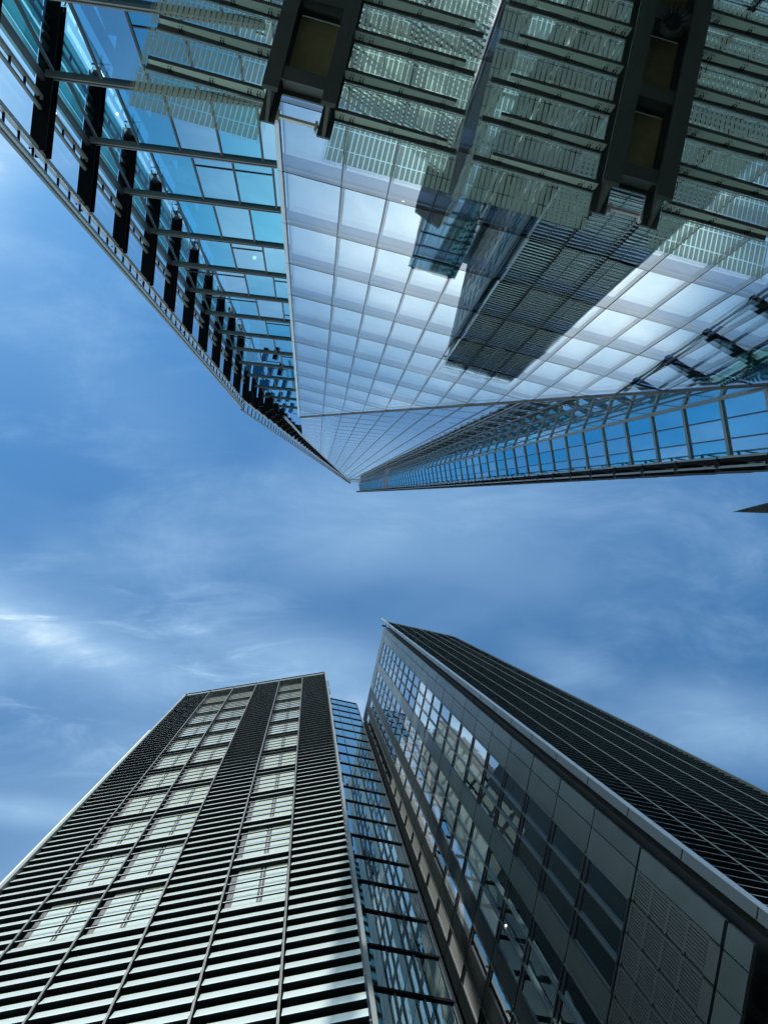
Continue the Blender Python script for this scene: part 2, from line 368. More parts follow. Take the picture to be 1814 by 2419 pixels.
for k in range(2, 66):
    h = H0 + FL * k
    if h < 33: continue
    xl = EL(h) if h > 64.9 else F0(-3.69 + (64.9 - h) / 1.62, 0, 0).x
    MB().bar(MF(xl + .1, h, .005), MF(ER(h), h, .005), .03, .03).build('floor_joint', M['upper'], sky_t)
MB().bar(MF(EL(236) + .3, 236, .02), MF(ER(236), 236, .02), .2, .2).build('plant_band', M['transom'], sky_t)
# --- set-back blue side wall (left)
T1 = ang(4.8); N1 = Vector((-T1.y, T1.x, 0)); P1 = Vector((-1.35, -15.1, 0)); F1 = Frame(P1, T1, N1)
def F3x(y, h): return -8.74 + .0880 * (h - 24.8) + (-.0665) * (y + 13.27)          # leaning screen
def f1_left(h):                               # s where the blue wall meets the screen
    x = F3x(-15.6, h); return (x - P1.x) / T1.x
HB = 28.3
blue = []
for r in range(-5, 13):
    h0 = HB + FL * r; h1 = h0 + FL; le = f1_left(h0 + FL / 2)
    m0 = (-6.87 + .333 * (h0 - 36.5) / FL - P1.x) / T1.x
    ss = [le] + [m0 + 1.52 * j for j in range(-6, 10) if le + .35 < m0 + 1.52 * j < .9] + [.9]
    hh1 = min(h1, 77)
    for a, b in zip(ss, ss[1:]):
        p = F1((a + b) / 2, 0, (h0 + h1) / 2); blue.append((1 / max(3, p.z) ** 2, a, b, h0, hh1))
    for s in ss[1:-1]: MB().box(F1, s - .035, s + .035, -.06, .05, h0 + .18, hh1 - .18).build('mullion', M['dark_frame'], sky_t)
    b_ = MB().box(F1, le - .1, 1.0, -.1, .11, h0 - .11, h0 + .11)
    tr = b_.build('transom', M['transom'], sky_t)
    sub(MB().box(F1, le - .1, 1.0, .111, .13, h0 - .02, h0 + .02), 'cap', M['dark_frame'], tr)
blue.sort(reverse=True)
bl = [MB() for _ in range(1)]
for i, (v, a, b, h0, h1) in enumerate(blue):
    j = [random.uniform(-.004, .004) for _ in range(2)]
    pts = [F1(a + .035, 0, h0 + .1), F1(b - .035, j[0], h0 + .1), F1(b - .035, j[0] + j[1], h1 - .1), F1(a + .035, j[1], h1 - .1)]
    pan = MB().poly(pts).build('window', M['edge_glass' if (a + b) / 2 < f1_left((h0 + h1) / 2) + 2.1 else 'blue_glass'], sky_t) if i < 80 else None
    if pan is None: bl[0].poly(pts)
    elif random.random() < .45 and a > -5.4:
        hb = h0 + .85 if random.random() < .8 else h0 + 2.6
        sub(MB().box(F1, a + .05, b - .05, -.03, .03, hb - .025, hb + .025), 'opening_bar', M['dark_frame'], pan)
if bl[0].f: stuff(bl[0].build('window', M['blue_glass'], sky_t))
mbw = MB()
for r in range(-6, 13):
    h0 = HB + FL * r; mbw.box(F1, f1_left(h0) + 2.15, 1.2, -2.2, -1.6, h0, h0 + FL)
mbw.build('blue_interior_wall', M['blue_back'], sky_t)
for r in range(-5, 10):
    h0 = HB + FL * r
    MB().box(F1, f1_left(h0) + 2.15, 1.2, -1.55, -.13, h0 - .12, h0 + .02).build('floor_slab', M['blue_back'], sky_t)
# --- left screen: cantilever beams, rails, clear and teal glass
def S3(y, h): return Vector((F3x(y, h), y, h))
HBM = [24.8 + FL * k for k in range(-6, 10)]
tealA, tealB, clear_ = MB(), MB(), MB()
for h in HBM:
    bm_ = MB(); yo, yi = -13.2, -18.4
    for dz, wd, hg in ((.26, .52, .05), (-.26, .52, .05)):
        bm_.bar(S3(yo, h) + Vector((0, 0, dz)), S3(yi, h) + Vector((0, 0, dz)), wd, hg)
    bm_.bar(S3(yo, h), S3(yi, h), .08, .5)
    ob = bm_.build('cantilever_beam', M['steel_black'], sky_t)
    ant = MB().bar(S3(yi, h) + Vector((0, 0, .2)), S3(yi - .9, h) + Vector((0, 0, .2)), .06, .06).bar(S3(yi - .55, h) + Vector((-.35, 0, .2)), S3(yi - .55, h) + Vector((.35, 0, .2)), .05, .05)
    ant.bar(S3(yi, h) + Vector((-.2, 0, .2)), S3(yi - .4, h) + Vector((-.3, 0, .2)), .05, .05).bar(S3(yi, h) + Vector((.2, 0, .2)), S3(yi - .4, h) + Vector((.3, 0, .2)), .05, .05)
    sub(ant, 'end_fitting', M['steel_black'], ob)
    a, b = h + .3, h + FL - .3
    def quad(mb, y0, y1, off=0.0):
        o3 = Vector((off, 0, 0)); mb.poly([S3(y0, a) + o3, S3(y1, a) + o3, S3(y1, b) + o3, S3(y0, b) + o3])
    pan = MB(); quad(pan, -13.3, -15.45, -.25); pan.build('screen_pane', M['clear'], sky_t)
    pan = MB(); quad(pan, -15.55, -16.25, -.25); pan.build('teal_pane', M['teal_pale'], sky_t)
    pan = MB(); quad(pan, -16.3, -17.15, -.25); pan.build('teal_pane', M['teal'], sky_t)
    pan = MB(); quad(pan, -17.25, -18.3, -.25); pan.build('teal_pane', M['teal'], sky_t)
def ladder(name, y0, y1, h0, h1, rail, step, mats, par):
    mb = MB(); p0, p1 = S3(y0, h0), S3(y0, h1); q0, q1 = S3(y1, h0), S3(y1, h1)
    o = mb.bar(p0, p1, rail, rail).build(name, mats[0], par)
    r2 = MB().bar(q0, q1, rail * .7, rail * .7); sub(r2, 'side_rail', mats[0], o)
    h = h0 + .3
    while h < h1:
        sub(MB().bar(S3(y0, h), S3(y1, h + .05), .07, .05), 'rung', mats[1], o); h += step
    return o
ladder('edge_ladder', -13.2, -12.75, 5, 61.8, .17, .95, (M['aluminium'], M['steel_black']), sky_t)
MB().bar(S3(-12.55, 5), S3(-12.55, 61.8), .10, .10).build('edge_rail', M['transom'], sky_t)
ladder('middle_ladder', -14.9, -14.55, 5, 61.5, .13, .95, (M['transom'], M['steel_black']), sky_t)
ladder('inner_ladder', -17.2, -17.55, 5, 61.5, .09, .95, (M['dark_frame'], M['steel_black']), sky_t)
MB().bar(S3(-15.55, 5), S3(-15.55, 61.5), .16, .16).build('screen_post', M['dark_frame'], sky_t)
MB().bar(S3(-18.6, 5) + Vector((.8, 0, 0)), S3(-18.6, 62) + Vector((.8, 0, 0)), .28, .28).build('screen_post', M['steel_black'], sky_t)
# --- upper part of the left screen, up to the tip
def O3(h): return Vector((-5.47 + .0922 * (h - 62), -13.2 - .0774 * (h - 62), h))
TIPH = 281.6
def E3(h): return MF(EL(h) if h >= 85.5 else -2.6 + (1.6) * (h - 62) / 23.5, h)
mb = MB(); n = 34
for i in range(n):
    a = 84 + (TIPH - 84.5) * i / n; b = 84 + (TIPH - 84.5) * (i + 1) / n
    w_ = Vector((0, -1.1, 0))
    mb.poly([O3(a) + w_ * .6, E3(a) + w_, E3(b) + w_, O3(b) + w_ * .6])
mb.build('upper_screen', M['steel_black'], sky_t)
for k in range(0, 9):
    h = 62.6 + FL * k; ln_ = 2.5 if k < 6 else 2.5 - (k - 5) * .4
    bm_ = MB(); p = O3(h); q = p + Vector((-.0665 * -ln_, -ln_, 0))
    bm_.bar(p, q, .5, .5); bm_.build('cantilever_beam', M['steel_black'], sky_t)
k = 0; st_beams = MB()
for k in range(0, 56):
    h = 62.6 + FL * k
    if h > TIPH - 4: break
    for f in (.15, .45, .75):
        p = O3(h).lerp(E3(h), f); bb = MB()
        tgt = bb if k < 14 else st_beams
        tgt.bar(p, p + Vector((-.07, -1.0, 0)), .35, .30).bar(p + Vector((.24, 0, .1)), p + Vector((0.17, -1.0, .1)), .035, .30)
        if k < 14: bb.build('bracing_beam', M['steel_black'], sky_t)
stuff(st_beams.build('bracing_beam', M['steel_black'], sky_t))
mb = MB().bar(O3(61.8), O3(TIPH), .22, .22); o = mb.build('upper_edge_rail', M['aluminium'], sky_t)
mb = MB().bar(O3(61.8) + Vector((-.1, .75, 0)), O3(TIPH - 6) + Vector((-.1, .75, 0)), .14, .14)
h = 62.5
while h < TIPH - 8: mb.bar(O3(h), O3(h) + Vector((-.1, .75, .1)), .10, .10); h += 1.9
sub(mb, 'rung', M['transom'], o)
MB().bar(E3(85), E3(TIPH), .18, .18).build('edge_trim', M['aluminium'], sky_t)
MB().bar(E3(66), E3(85), .18, .18).build('edge_trim', M['aluminium'], sky_t)
# --- right wing: leaning blue glass with floor bars, edge ladder, and outrigger screen
T4 = ang(81.6)
def I4(h): return MF(ER(h), h)
def O4(h):
    L4 = 2.9 if h < 200 else 2.9 - .4 * (h - 200) / 100
    return I4(h) + T4 * L4
nrm4 = Vector((-T4.y, T4.x, 0))
barsH = [31.72 + FL * k for k in range(-6, 72)]
wing_rest, bar_rest = MB(), MB()
for i, h in enumerate(barsH):
    h1 = h + FL
    if h1 > 300: break
    seg = [0.03, .345, .69, .985]
    dark_floor = abs(h - 195) < 6 or h > 285
    for a, b in zip(seg, seg[1:]):
        pts = [I4(h).lerp(O4(h), a), I4(h).lerp(O4(h), b), I4(h1).lerp(O4(h1), b), I4(h1).lerp(O4(h1), a)]
        j = random.uniform(-.006, .006); pts[2] = pts[2] + nrm4 * j
        if dark_floor: bar_rest.poly(pts)
        elif 2 <= i < 26: MB().poly(pts).build('wing_window', M['blue_solid'], sky_t)
        else: wing_rest.poly(pts)
    if 2 <= i < 26:
        bb = MB(); bb.bar(I4(h) + nrm4 * .04, O4(h) + nrm4 * .04, .10, .26); bb.build('floor_bar', M['transom'], sky_t)
    else: bar_rest.bar(I4(h) + nrm4 * .04, O4(h) + nrm4 * .04, .10, .26)
stuff(wing_rest.build('wing_window', M['blue_solid'], sky_t)); stuff(bar_rest.build('floor_bar', M['transom'], sky_t))
for f in (.345, .69):
    # stepped glazing bars: one line per storey, leaning with the wing
    mb = MB()
    for i in range(0, 60):
        h = barsH[0] + FL * i; mb.bar(I4(h).lerp(O4(h), f) + nrm4 * .03, I4(h + FL).lerp(O4(h + FL), f) + nrm4 * .03, .07, .07)
    mb.build('wing_mullion', M['dark_frame'], sky_t)
MB().bar(I4(14) + nrm4 * .05, I4(299) + nrm4 * .05, .16, .16).build('corner_trim', M['transom'], sky_t)
T5 = Vector((1, -.045, 0)).normalized()
def R5(h, k=0.0, dy=0.0): return Vector((17.7 - .0015 * (h - 31.3), -4.2 - .0905 * (h - 31.3) + dy, h)) + T5 * k
o = MB().bar(R5(12), R5(300), .10, .10).build('wing_edge_rail', M['transom'], sky_t)
sub(MB().bar(R5(12, 0, -.42), R5(299, 0, -.42), .09, .09), 'side_rail', M['transom'], o)
h = 12.9
while h < 298:
    sub(MB().bar(R5(h, 0, .05), R5(h, 0, -.45), .10, .14), 'rung', M['steel_black'], o); sub(MB().bar(R5(h + .5, .1, -.03), R5(h + 3.0, .1, -.38), .06, .06), 'brace', M['steel_black'], o); h += FL
out_rest, pane_rest = MB(), MB()
for i in range(0, 74):
    h = 12.9 + FL * i; k_ = 1.0 if h < 200 else max(.25, 1 - (h - 200) / 110)
    if h > 292: break
    bm_ = MB() if i < 26 else out_rest
    bm_.bar(R5(h, -.05), R5(h, 6.2 * k_), .42, .46)
    if i < 26: bm_.build('outrigger_beam', M['steel_black'], sky_t)
    for a, b, mt in ((.1, 1.2, 'clear'), (1.35, 2.35, 'clear'), (2.5, 3.6, 'teal_pale'), (3.7, 6.0, 'teal')):
        pts = [R5(h + .25, a * k_), R5(h + .25, b * k_), R5(h + FL - .25, b * k_), R5(h + FL - .25, a * k_)]
        if i < 14: MB().poly(pts).build('screen_pane', M[mt], sky_t)
        else: pane_rest.poly(pts)
stuff(out_rest.build('outrigger_beam', M['steel_black'], sky_t)); stuff(pane_rest.build('screen_pane', M['dark_teal'], sky_t))
MB().bar(R5(12, 2.42), R5(290, 2.42 * .4), .14, .14).build('screen_post', M['dark_frame'], sky_t)
MB().bar(R5(12, 1.27, -.1), R5(200, 1.27, -.1), .12, .12).build('screen_post', M['transom'], sky_t)
mb = MB()
for i in range(30):
    a = 12 + 286 * i / 30; b = 12 + 286 * (i + 1) / 30
    mb.poly([O4(a) + T4 * .02, O4(a) + T4 * .40, O4(b) + T4 * .40, O4(b) + T4 * .02])
mb.build('edge_black_strip', M['steel_black'], sky_t)  # black strip along the outer edge of the wing glass
# solid core so nothing shines through
core = MB(); 
core.hexa([F0(2.5, -3.5, ZG), F0(17.5, -3.5, ZG), F0(17.5, -24, ZG), F0(2.5, -24, ZG), Vector((5, -16, 75)), Vector((16, -16, 75)), Vector((16, -30, 75)), Vector((6, -30, 75))])
core.build('building_core', M['dark'], sky_t)

# ================================================================== ENTRANCE CANOPY (rigid steel and fritted glass)
HC = 13.0; K = 13.0 / 11.0
can = thing('entrance_canopy', 'steel and fritted glass canopy over the skyscraper entrance, hung on two dark double beams', 'canopy', tuple(F0(1, .3, HC)))
CF = Frame((0, 0, 0), T0, N0)                 # s along, d = distance towards camera (negative = beyond)
WALL = -11.97
beams = []
for (a0, a1, b0, b1, e) in ((-2.25, -2.02, -1.39, -1.18, -6.16), (2.84, 3.10, 3.66, 3.93, -6.16)):
    br = None
    parts = []
    for (s0, s1, inner) in ((a0 * K, a1 * K, 1), (b0 * K, b1 * K, 0)):
        mb = MB(); en = e * K; hb, ht = HC - .55, HC - .02
        sm = (s0 + s1) / 2; wb = (s1 - s0) / 2
        # I-section: bottom flange, web, top flange; the nose is cut at a slant
        mb.hexa([CF(s0, WALL, hb), CF(s1, WALL, hb), CF(s1, en - .35, hb), CF(s0, en - .35, hb), CF(s0, WALL, hb + .05), CF(s1, WALL, hb + .05), CF(s1, en - .30, hb + .05), CF(s0, en - .30, hb + .05)])
        mb.hexa([CF(sm - .03, WALL, hb + .05), CF(sm + .03, WALL, hb + .05), CF(sm + .03, en - .30, hb + .05), CF(sm - .03, en - .30, hb + .05), CF(sm - .03, WALL, ht - .05), CF(sm + .03, WALL, ht - .05), CF(sm + .03, en, ht - .05), CF(sm - .03, en, ht - .05)])
        mb.box(CF, s0, s1, WALL, en, ht - .05, ht)
        parts.append(mb)
    br = parts[0]; br.v += []; 
    i = len(br.v); br.v += parts[1].v; br.f += [tuple(i + q for q in f) for f in parts[1].f]
    bo = br.build('double_beam', M['steel'], can)
    cs0, cs1 = a1 * K + .004, b0 * K - .004
    nsets = [-6.72 * K - 1.5 * k for k in range(4)]
    for q in nsets:
        if q - .16 < WALL: continue
        cb = MB().box(CF, cs0, cs1, q - .14, q + .10, HC - .50, HC - .44).box(CF, cs0, cs1, q - .02, q + .02, HC - .44, HC - .08).box(CF, cs0, cs1, q - .14, q + .10, HC - .08, HC - .03)
        sub(cb, 'cross_beam', M['steel'], bo)
    for q0, q1 in zip(nsets, nsets[1:] + [WALL]):
        if q1 < WALL: q1 = WALL
        if q0 - q1 < .4: continue
        sub(MB().box(CF, cs0, cs1, q1 + .14, q0 - .15, HC - .10, HC - .06), 'soffit_board', M['olive'], bo)
    sub(MB().box(CF, cs0, cs1, en - .18, en - .13, HC - .10, HC - .02).box(CF, cs0 + .01, cs0 + .05, en - .20, en - .02, HC - .16, HC - .05).box(CF, cs1 - .05, cs1 - .01, en - .20, en - .02, HC - .16, HC - .05), 'end_clamp', M['brackets'], bo)
panes = [(-4.12, -2.20, 'a'), (-1.20, .70, 'b'), (.90, 2.86, 'c'), (3.86, 5.74, 'd'), (5.95, 7.9, 'e')]
ribY = [-6.51 * K - .7535 * k for k in range(0, 6)]
EDGE = -5.87 * K
inv_can = None
for (p0, p1, tg) in panes:
    p0 *= K; p1 *= K
    ys = [EDGE] + ribY
    for yi_, (y0, y1) in enumerate(zip(ys, ys[1:] + [WALL])):
        if y1 < WALL: y1 = WALL
        if y0 - y1 < .05: continue
        ea = y0 - (.0 if yi_ == 0 else .03); eb = y1 + .03
        # pane built in the canopy's own axes so the printed frit follows the glass
        me = bpy.data.meshes.new('glass_pane')
        z0, z1 = HC + .0, HC + .02
        vv = [(p0, ea, z0), (p1, ea, z0), (p1, eb, z0), (p0, eb, z0), (p0, ea, z1), (p1, ea, z1), (p1, eb, z1), (p0, eb, z1)]
        me.from_pydata(vv, [], [(0, 1, 2, 3)]); me.materials.append(M['frit'])
        o = bpy.data.objects.new('glass_pane', me); COL.objects.link(o); o.parent = can
        o.matrix_parent_inverse = INV[can.name] @ Matrix.Rotation(math.radians(13.1), 4, 'Z')
    # bare clear edge of the glass
    ed = MB().box(CF, p0 - .06, p0 - .001, ribY[-1], EDGE + .05, HC, HC + .02).box(CF, p1 + .001, p1 + .06, ribY[-1], EDGE + .05, HC, HC + .02).box(CF, p0, p1, EDGE + .001, EDGE + .05, HC, HC + .02)
    ed.build('glass_edge', M['clear'], can)
rib_spans = [(-2.25, -4.0, -3.93), (-1.19, .68, .50), (2.85, .94, 1.19), (3.95, 5.66, 5.63), (7.9, 6.0, 6.2)]
for (root, tip_t, tip_b) in rib_spans:
    r_, tt, tb = root * K, tip_t * K, tip_b * K
    for y in ribY:
        hb, ht = HC - .30, HC - .025
        tb_ = tt + (r_ - tt) * .13
        hm = hb + (ht - hb) * .66
        mb = MB().hexa([CF(r_, y - .012, hb), CF(tb, y - .012, hb + .02), CF(tb, y + .012, hb + .02), CF(r_, y + .012, hb), CF(r_, y - .012, ht - .02), CF(tb, y - .012, hm - .02), CF(tb, y + .012, hm - .02), CF(r_, y + .012, ht - .02)])
        for f in (.05, .13, .45, .80):
            s = r_ + (tt - r_) * f; q0 = len(mb.f)
            for dx, dz in ((0, .08), (.03, .14), (.05, .08), (-.02, .18)):
                mb.box(CF, s + dx - .008, s + dx + .008, y + .0125, y + .022, hb + dz, hb + dz + .016)
            mb.box(CF, s - .02, s - .008, y - .01, y + .03, ht - .13, ht - .01).box(CF, s + .03, s + .042, y - .01, y + .03, ht - .13, ht - .01)
            for q in range(q0, len(mb.f)): mb.mi[q] = 1
        mb.m2 = M['steel_black']
        o = mb.build('rib', M['rib'], can)
        sub(MB().bar(CF(r_, y, hb - .012), CF(tb, y, hb + .008), .055, .016).bar(CF(r_, y, ht + .0), CF(tt, y, ht + .0), .085, .035), 'flange', M['steel'], o)
        sub(MB().bar(CF(r_, y + .075, ht + .012), CF(tt, y + .075, ht + .012), .018, .018), 'glass_clamp', M['pale_alu'], o)
# small round camera with bird spikes under the right-hand beam
cx_, cy_ = 6.30, -9.55
cpos = Vector((cx_, cy_, HC - .62))
dc = thing('dome_camera', 'small black dome camera ringed with spikes under the right-hand canopy beam', 'camera', tuple(cpos))
mb = MB(); R0 = .15; rings = 6; seg = 16
for i in range(rings + 1):
    a = math.pi / 2 * i / rings
    for kk in range(seg):
        b = 2 * math.pi * kk / seg; mb.v.append(tuple(cpos + Vector((R0 * math.cos(a) * math.cos(b), R0 * math.cos(a) * math.sin(b), -R0 * math.sin(a)))))
for i in range(rings):
    for kk in range(seg): mb.f.append((i * seg + kk, i * seg + (kk + 1) % seg, (i + 1) * seg + (kk + 1) % seg, (i + 1) * seg + kk))
mb.build('dome', M['steel_black'], dc, True)
MB().tube(cpos, cpos + Vector((0, 0, .16)), .18, .18, 20).build('collar', M['steel'], dc)
sp_ = MB()
for kk in range(9):
    b = math.radians(180 + 22 * kk); p = cpos + Vector((.15 * math.cos(b), .15 * math.sin(b), .0)); sp_.tube(p, p + Vector((.16 * math.cos(b), .16 * math.sin(b), -.10)), .012, .004, 6)
sp_.build('spikes', M['steel_black'], dc)

# ================================================================== LOUVRED TOWERS
PITCH_N = 6
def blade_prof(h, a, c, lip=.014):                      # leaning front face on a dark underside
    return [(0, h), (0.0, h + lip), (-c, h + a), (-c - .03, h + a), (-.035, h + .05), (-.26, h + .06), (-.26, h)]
def louver_panel(F, s0, s1, h0, fl, a=.37, c=.080, closed=None):
    mb = MB(); p = fl / PITCH_N
    for k in range(PITCH_N):
        if closed is not None and not closed[k]:
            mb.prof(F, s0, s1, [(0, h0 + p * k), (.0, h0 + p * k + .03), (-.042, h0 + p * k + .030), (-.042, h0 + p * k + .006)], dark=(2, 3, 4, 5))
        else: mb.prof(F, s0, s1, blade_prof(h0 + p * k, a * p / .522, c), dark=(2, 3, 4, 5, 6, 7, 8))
    return mb
# ---- shorter tower (left)
TL = ang(-8.3); NL = Vector((TL.y, -TL.x, 0))  # outward normal, towards the skyscraper
DL = 7.73; LF = Frame(-NL * DL, TL, NL); FLL = 3.13
lt = thing('residential_tower', 'shorter dark tower with white louvres and columns of blinds at the lower left', 'tower', tuple(LF(-5, -6, ZG)))
LTOP = 55.1
bays = [-9.75, -8.07, -6.47, -4.85, -3.24, -1.64, -0.03]
winb = {1, 2, 4}
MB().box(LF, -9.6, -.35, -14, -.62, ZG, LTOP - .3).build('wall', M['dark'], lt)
cent0 = 51.66
base0 = cent0 - FLL * .5
lp = []
for b in range(6):
    for k in range(-1, 18):
        h0 = base0 - FLL * k
        if h0 < -1.7: continue
        f_ = FLL if h0 + FLL < LTOP else None
        lp.append((b, k, h0))
lp.sort(key=lambda q: abs(q[2] - 22))
cnt = 0; rest = MB()
for (b, k, h0) in lp:
    isw = b in winb and 0 <= k <= 10
    cl = [1, 0, 0, 0, 0, 1] if isw else None
    top = h0 + FLL
    s0, s1 = bays[b] + .05, bays[b + 1] - .05
    mb = louver_panel(LF, s0, s1, h0, FLL, closed=cl)
    if cnt < 99: mb.build('louver_panel', M['blade'], lt)
    else:
        rest.join(mb)
    cnt += 1
    if isw:
        w0, w1 = s0 + .18, s1 - .02; W = w1 - w0; ha, hb = h0 + .46, h0 + 2.66
        fr = MB().box(LF, s0, s1, -.20, -.14, ha - .1, hb + .1)
        wo = fr.build('window', M['dark_frame'], lt)
        c1, c2 = w0 + W * .46, w0 + W * .57
        sub(MB().box(LF, w0, c1, -.139, -.12, ha, hb).box(LF, c2, w1, -.139, -.12, ha, hb), 'blind', M['lit_window'], wo)
        sub(MB().box(LF, (c1 + c2) / 2 - .012, (c1 + c2) / 2 + .012, -.139, -.11, ha, hb), 'mullion', M['rib'], wo)
stuff(rest.build('louver_panel', M['blade'], lt))
for s in bays[1:-1]:
    sub(MB().box(LF, s - .020, s - .005, .0, .03, ZG, LTOP).box(LF, s + .005, s + .020, .0, .03, ZG, LTOP), 'cap', M['transom'], MB().box(LF, s - .022, s + .022, -.25, -.001, ZG, LTOP).build('mullion', M['steel_black'], lt))
MB().box(LF, bays[0] - .10, bays[0] + .02, -.5, .06, ZG, LTOP).build('edge_fin', M['transom'], lt)
ef = MB().box(LF, -.03, .06, -.42, .05, ZG, LTOP + .6).build('edge_fin', M['transom'], lt)
for k in range(1, 17): sub(MB().box(LF, .061, .10, -.35, .02, 3.2 * k, 3.2 * k + .03), 'joint', M['dark_frame'], ef)
MB().box(LF, -.35, .02, -14, -.9, ZG, LTOP - 1).build('side_wall', M['dark_frame'], lt)
MB().box(LF, -3.0, .02, -14, -5, LTOP - 1, 75).build('rear_block', M['steel_black'], lt)
for k in range(14, 24):
    sp = MB()
    for q in range(7): sp.box(LF, .021, .06, -14 + 1.28 * q, -14 + 1.28 * q + 1.1, .6 + 3.13 * k, 3.0 + 3.13 * k)
    sp.build('side_cladding', M['cream'], lt)
MB().box(LF, -.25, .02, -.9, -.43, ZG, LTOP - 1).build('side_return', M['pale_alu'], lt)
MB().box(LF, -9.7, .04, -.1, -.02, LTOP + .15, LTOP + .23).box(LF, -9.7, .04, -.04, .02, LTOP - .03, LTOP + .03).build('parapet_rail', M['aluminium'], lt)
for s in bays[:-1]:
    MB().hexa([LF(s - .04, -.1, LTOP + .05), LF(s + .04, -.1, LTOP + .05), LF(s + .04, .1, LTOP + .05), LF(s - .04, .1, LTOP + .05), LF(s - .02, -.2, LTOP + 1.0), LF(s + .02, -.2, LTOP + 1.0), LF(s + .02, -.1, LTOP + 1.0), LF(s - .02, -.1, LTOP + 1.0)]).box(LF, s - .12, s + .12, -.12, -.04, LTOP + .4, LTOP + .48).build('parapet_spike', M['dark_frame'], lt)
# lower wing behind the left edge
MB().box(LF, -10.9, -9.88, -9, -.7, ZG, 48).build('rear_wing', M['pale_alu'], lt)

# ---- taller tower (right): panel face towards the left, louvre face towards the skyscraper
TR = ang(12.76); NR = Vector((TR.y, -TR.x, 0)); DR = 4.87; RF = Frame(-NR * DR, TR, NR); FLR = 3.229
T2 = ang(103.0); N2 = ang(193.0); D2 = 10.1; PF = Frame(-N2 * D2, T2, N2)       # e2 along, outwards to the left
rt = thing('apartment_tower', 'taller dark tower with a panelled window face and black louvres at the lower right', 'tower', tuple(PF(10, -5, ZG)))
RTOP = 91.0; LVT = 96.6
e2 = [5.25, 5.81] + [5.81 + .81 * k for k in range(1, 13)] + [16.19]
MB().hexa([PF(5.26, -.55, ZG), PF(16.17, -.55, ZG), PF(16.17, -9, ZG), PF(5.5, -9, ZG), PF(5.26, -.55, RTOP), PF(16.17, -.55, RTOP), PF(16.17, -9, RTOP), PF(5.5, -9, RTOP)]).build('wall', M['dark'], rt)
kinds = ['p', 'p', 'w', 'w', 'w', 'p', 'w', 'w', 'w', 'p', 'w', 'p', 'w', 'p']
floors = [(14.74, 15.74, 'x'), (15.80, 19.94, 'm')] + [(19.97 + FLR * k, 19.97 + FLR * (k + 1)) for k in range(22)]
pan_items, win_items = [], []
for fi, fr in enumerate(floors):
    h0, h1 = fr[0], fr[1]; mode = fr[2] if len(fr) > 2 else 'n'
    for ci in range(len(e2) - 1):
        a, b = e2[ci], e2[ci + 1]; kd = kinds[ci] if ci < len(kinds) else 'p'
        p = PF((a + b) / 2, 0, (h0 + h1) / 2); size = 1 / max(p.z, 4) ** 2 * (1 if abs(p.y / max(p.z, 1)) < .65 else .01)
        if mode == 'x': kd = 'p'
        if mode == 'm' and 1 <= ci <= 8: kd = 'g'
        if fi == len(floors) - 1: kd = 'p'
        (win_items if kd == 'w' else pan_items).append((size, kd, a, b, h0, h1, ci))
pan_items.sort(reverse=True); win_items.sort(reverse=True)
prest, wrest, wfrest, wbrest = MB(), MB(), MB(), MB(); np_, nw_ = 0, 0
for (sz, kd, a, b, h0, h1, ci) in pan_items:
    g_ = .018
    if kd == 'x':
        mb = MB().box(PF, a, b, -.2, -.16, h0, h1); 
        i = len(wfrest.v); wfrest.v += mb.v; wfrest.f += [tuple(i + q for q in f) for f in mb.f]; continue
    j = random.uniform(-.004, .004)
    if kd == 'g':
        # grille: frame with a stack of slots in two blocks
        mb = MB().box(PF, a + g_, b - g_, -.10, -.06, h0 + .03, h1 - .05)
        nb = 4; H_ = (h1 - h0 - .5) / nb
        mb2 = MB()
        for q in range(nb):
            q0 = h0 + .45 + H_ * q + .05; q1 = h0 + .45 + H_ * (q + 1) - .05
            ns = 9; mb.box(PF, a + g_, b - g_, -.06, -.02, q1, q1 + .10)
            for t_ in range(ns):
                s_ = a + .06 + (b - a - .12) * t_ / ns
                mb.box(PF, s_, s_ + .045, -.06, -.02, q0, q1)
        mb.box(PF, a + g_, a + .055, -.06, -.02, h0 + .03, h1 - .05).box(PF, a + g_, b - g_, -.06, -.02, h0 + .03, h0 + .48)
        mat = M['grille']; nm = 'grille_panel'
    else:
        ins = 0.0 if ci != 0 else 0
        mb = MB().hexa([PF(a + g_, -.08, h0 + .03), PF(b - g_, -.08, h0 + .03), PF(b - g_, j, h0 + .03), PF(a + g_, 0, h0 + .03), PF(a + g_, -.08, h1 - .05), PF(b - g_, -.08, h1 - .05), PF(b - g_, j * 2, h1 - .05), PF(a + g_, j, h1 - .05)])
        mat = M['cladding'] if ci < 9 else M['shaded_panel']; nm = 'cladding_panel'
    if np_ < 95 or ci >= 9: mb.build(nm, mat, rt); np_ += (ci < 9)
    else: i = len(prest.v); prest.v += mb.v; prest.f += [tuple(i + q for q in f) for f in mb.f]
def win_geo(a, b, h0, h1, fr, gl, sl):
    fr.box(PF, a, b, -.20, -.02, h1 - .27, h1 - .03).box(PF, a, a + .03, -.18, .0, h0, h1).box(PF, b - .03, b, -.18, .0, h0, h1)
    fr.box(PF, a, b, -.16, .01, h0, h0 + .10)
    j = [random.uniform(-.005, .005) for _ in range(3)]
    gl.poly([PF(a + .03, -.05 + j[0], h0 + .10), PF(b - .03, -.05, h0 + .10), PF(b - .03, -.05 + j[1], h1 - .27), PF(a + .03, -.05 + j[2], h1 - .27)])
    sl.box(PF, a - .035, a + .035, .001, .04, h0 + .02, h1 - .05)
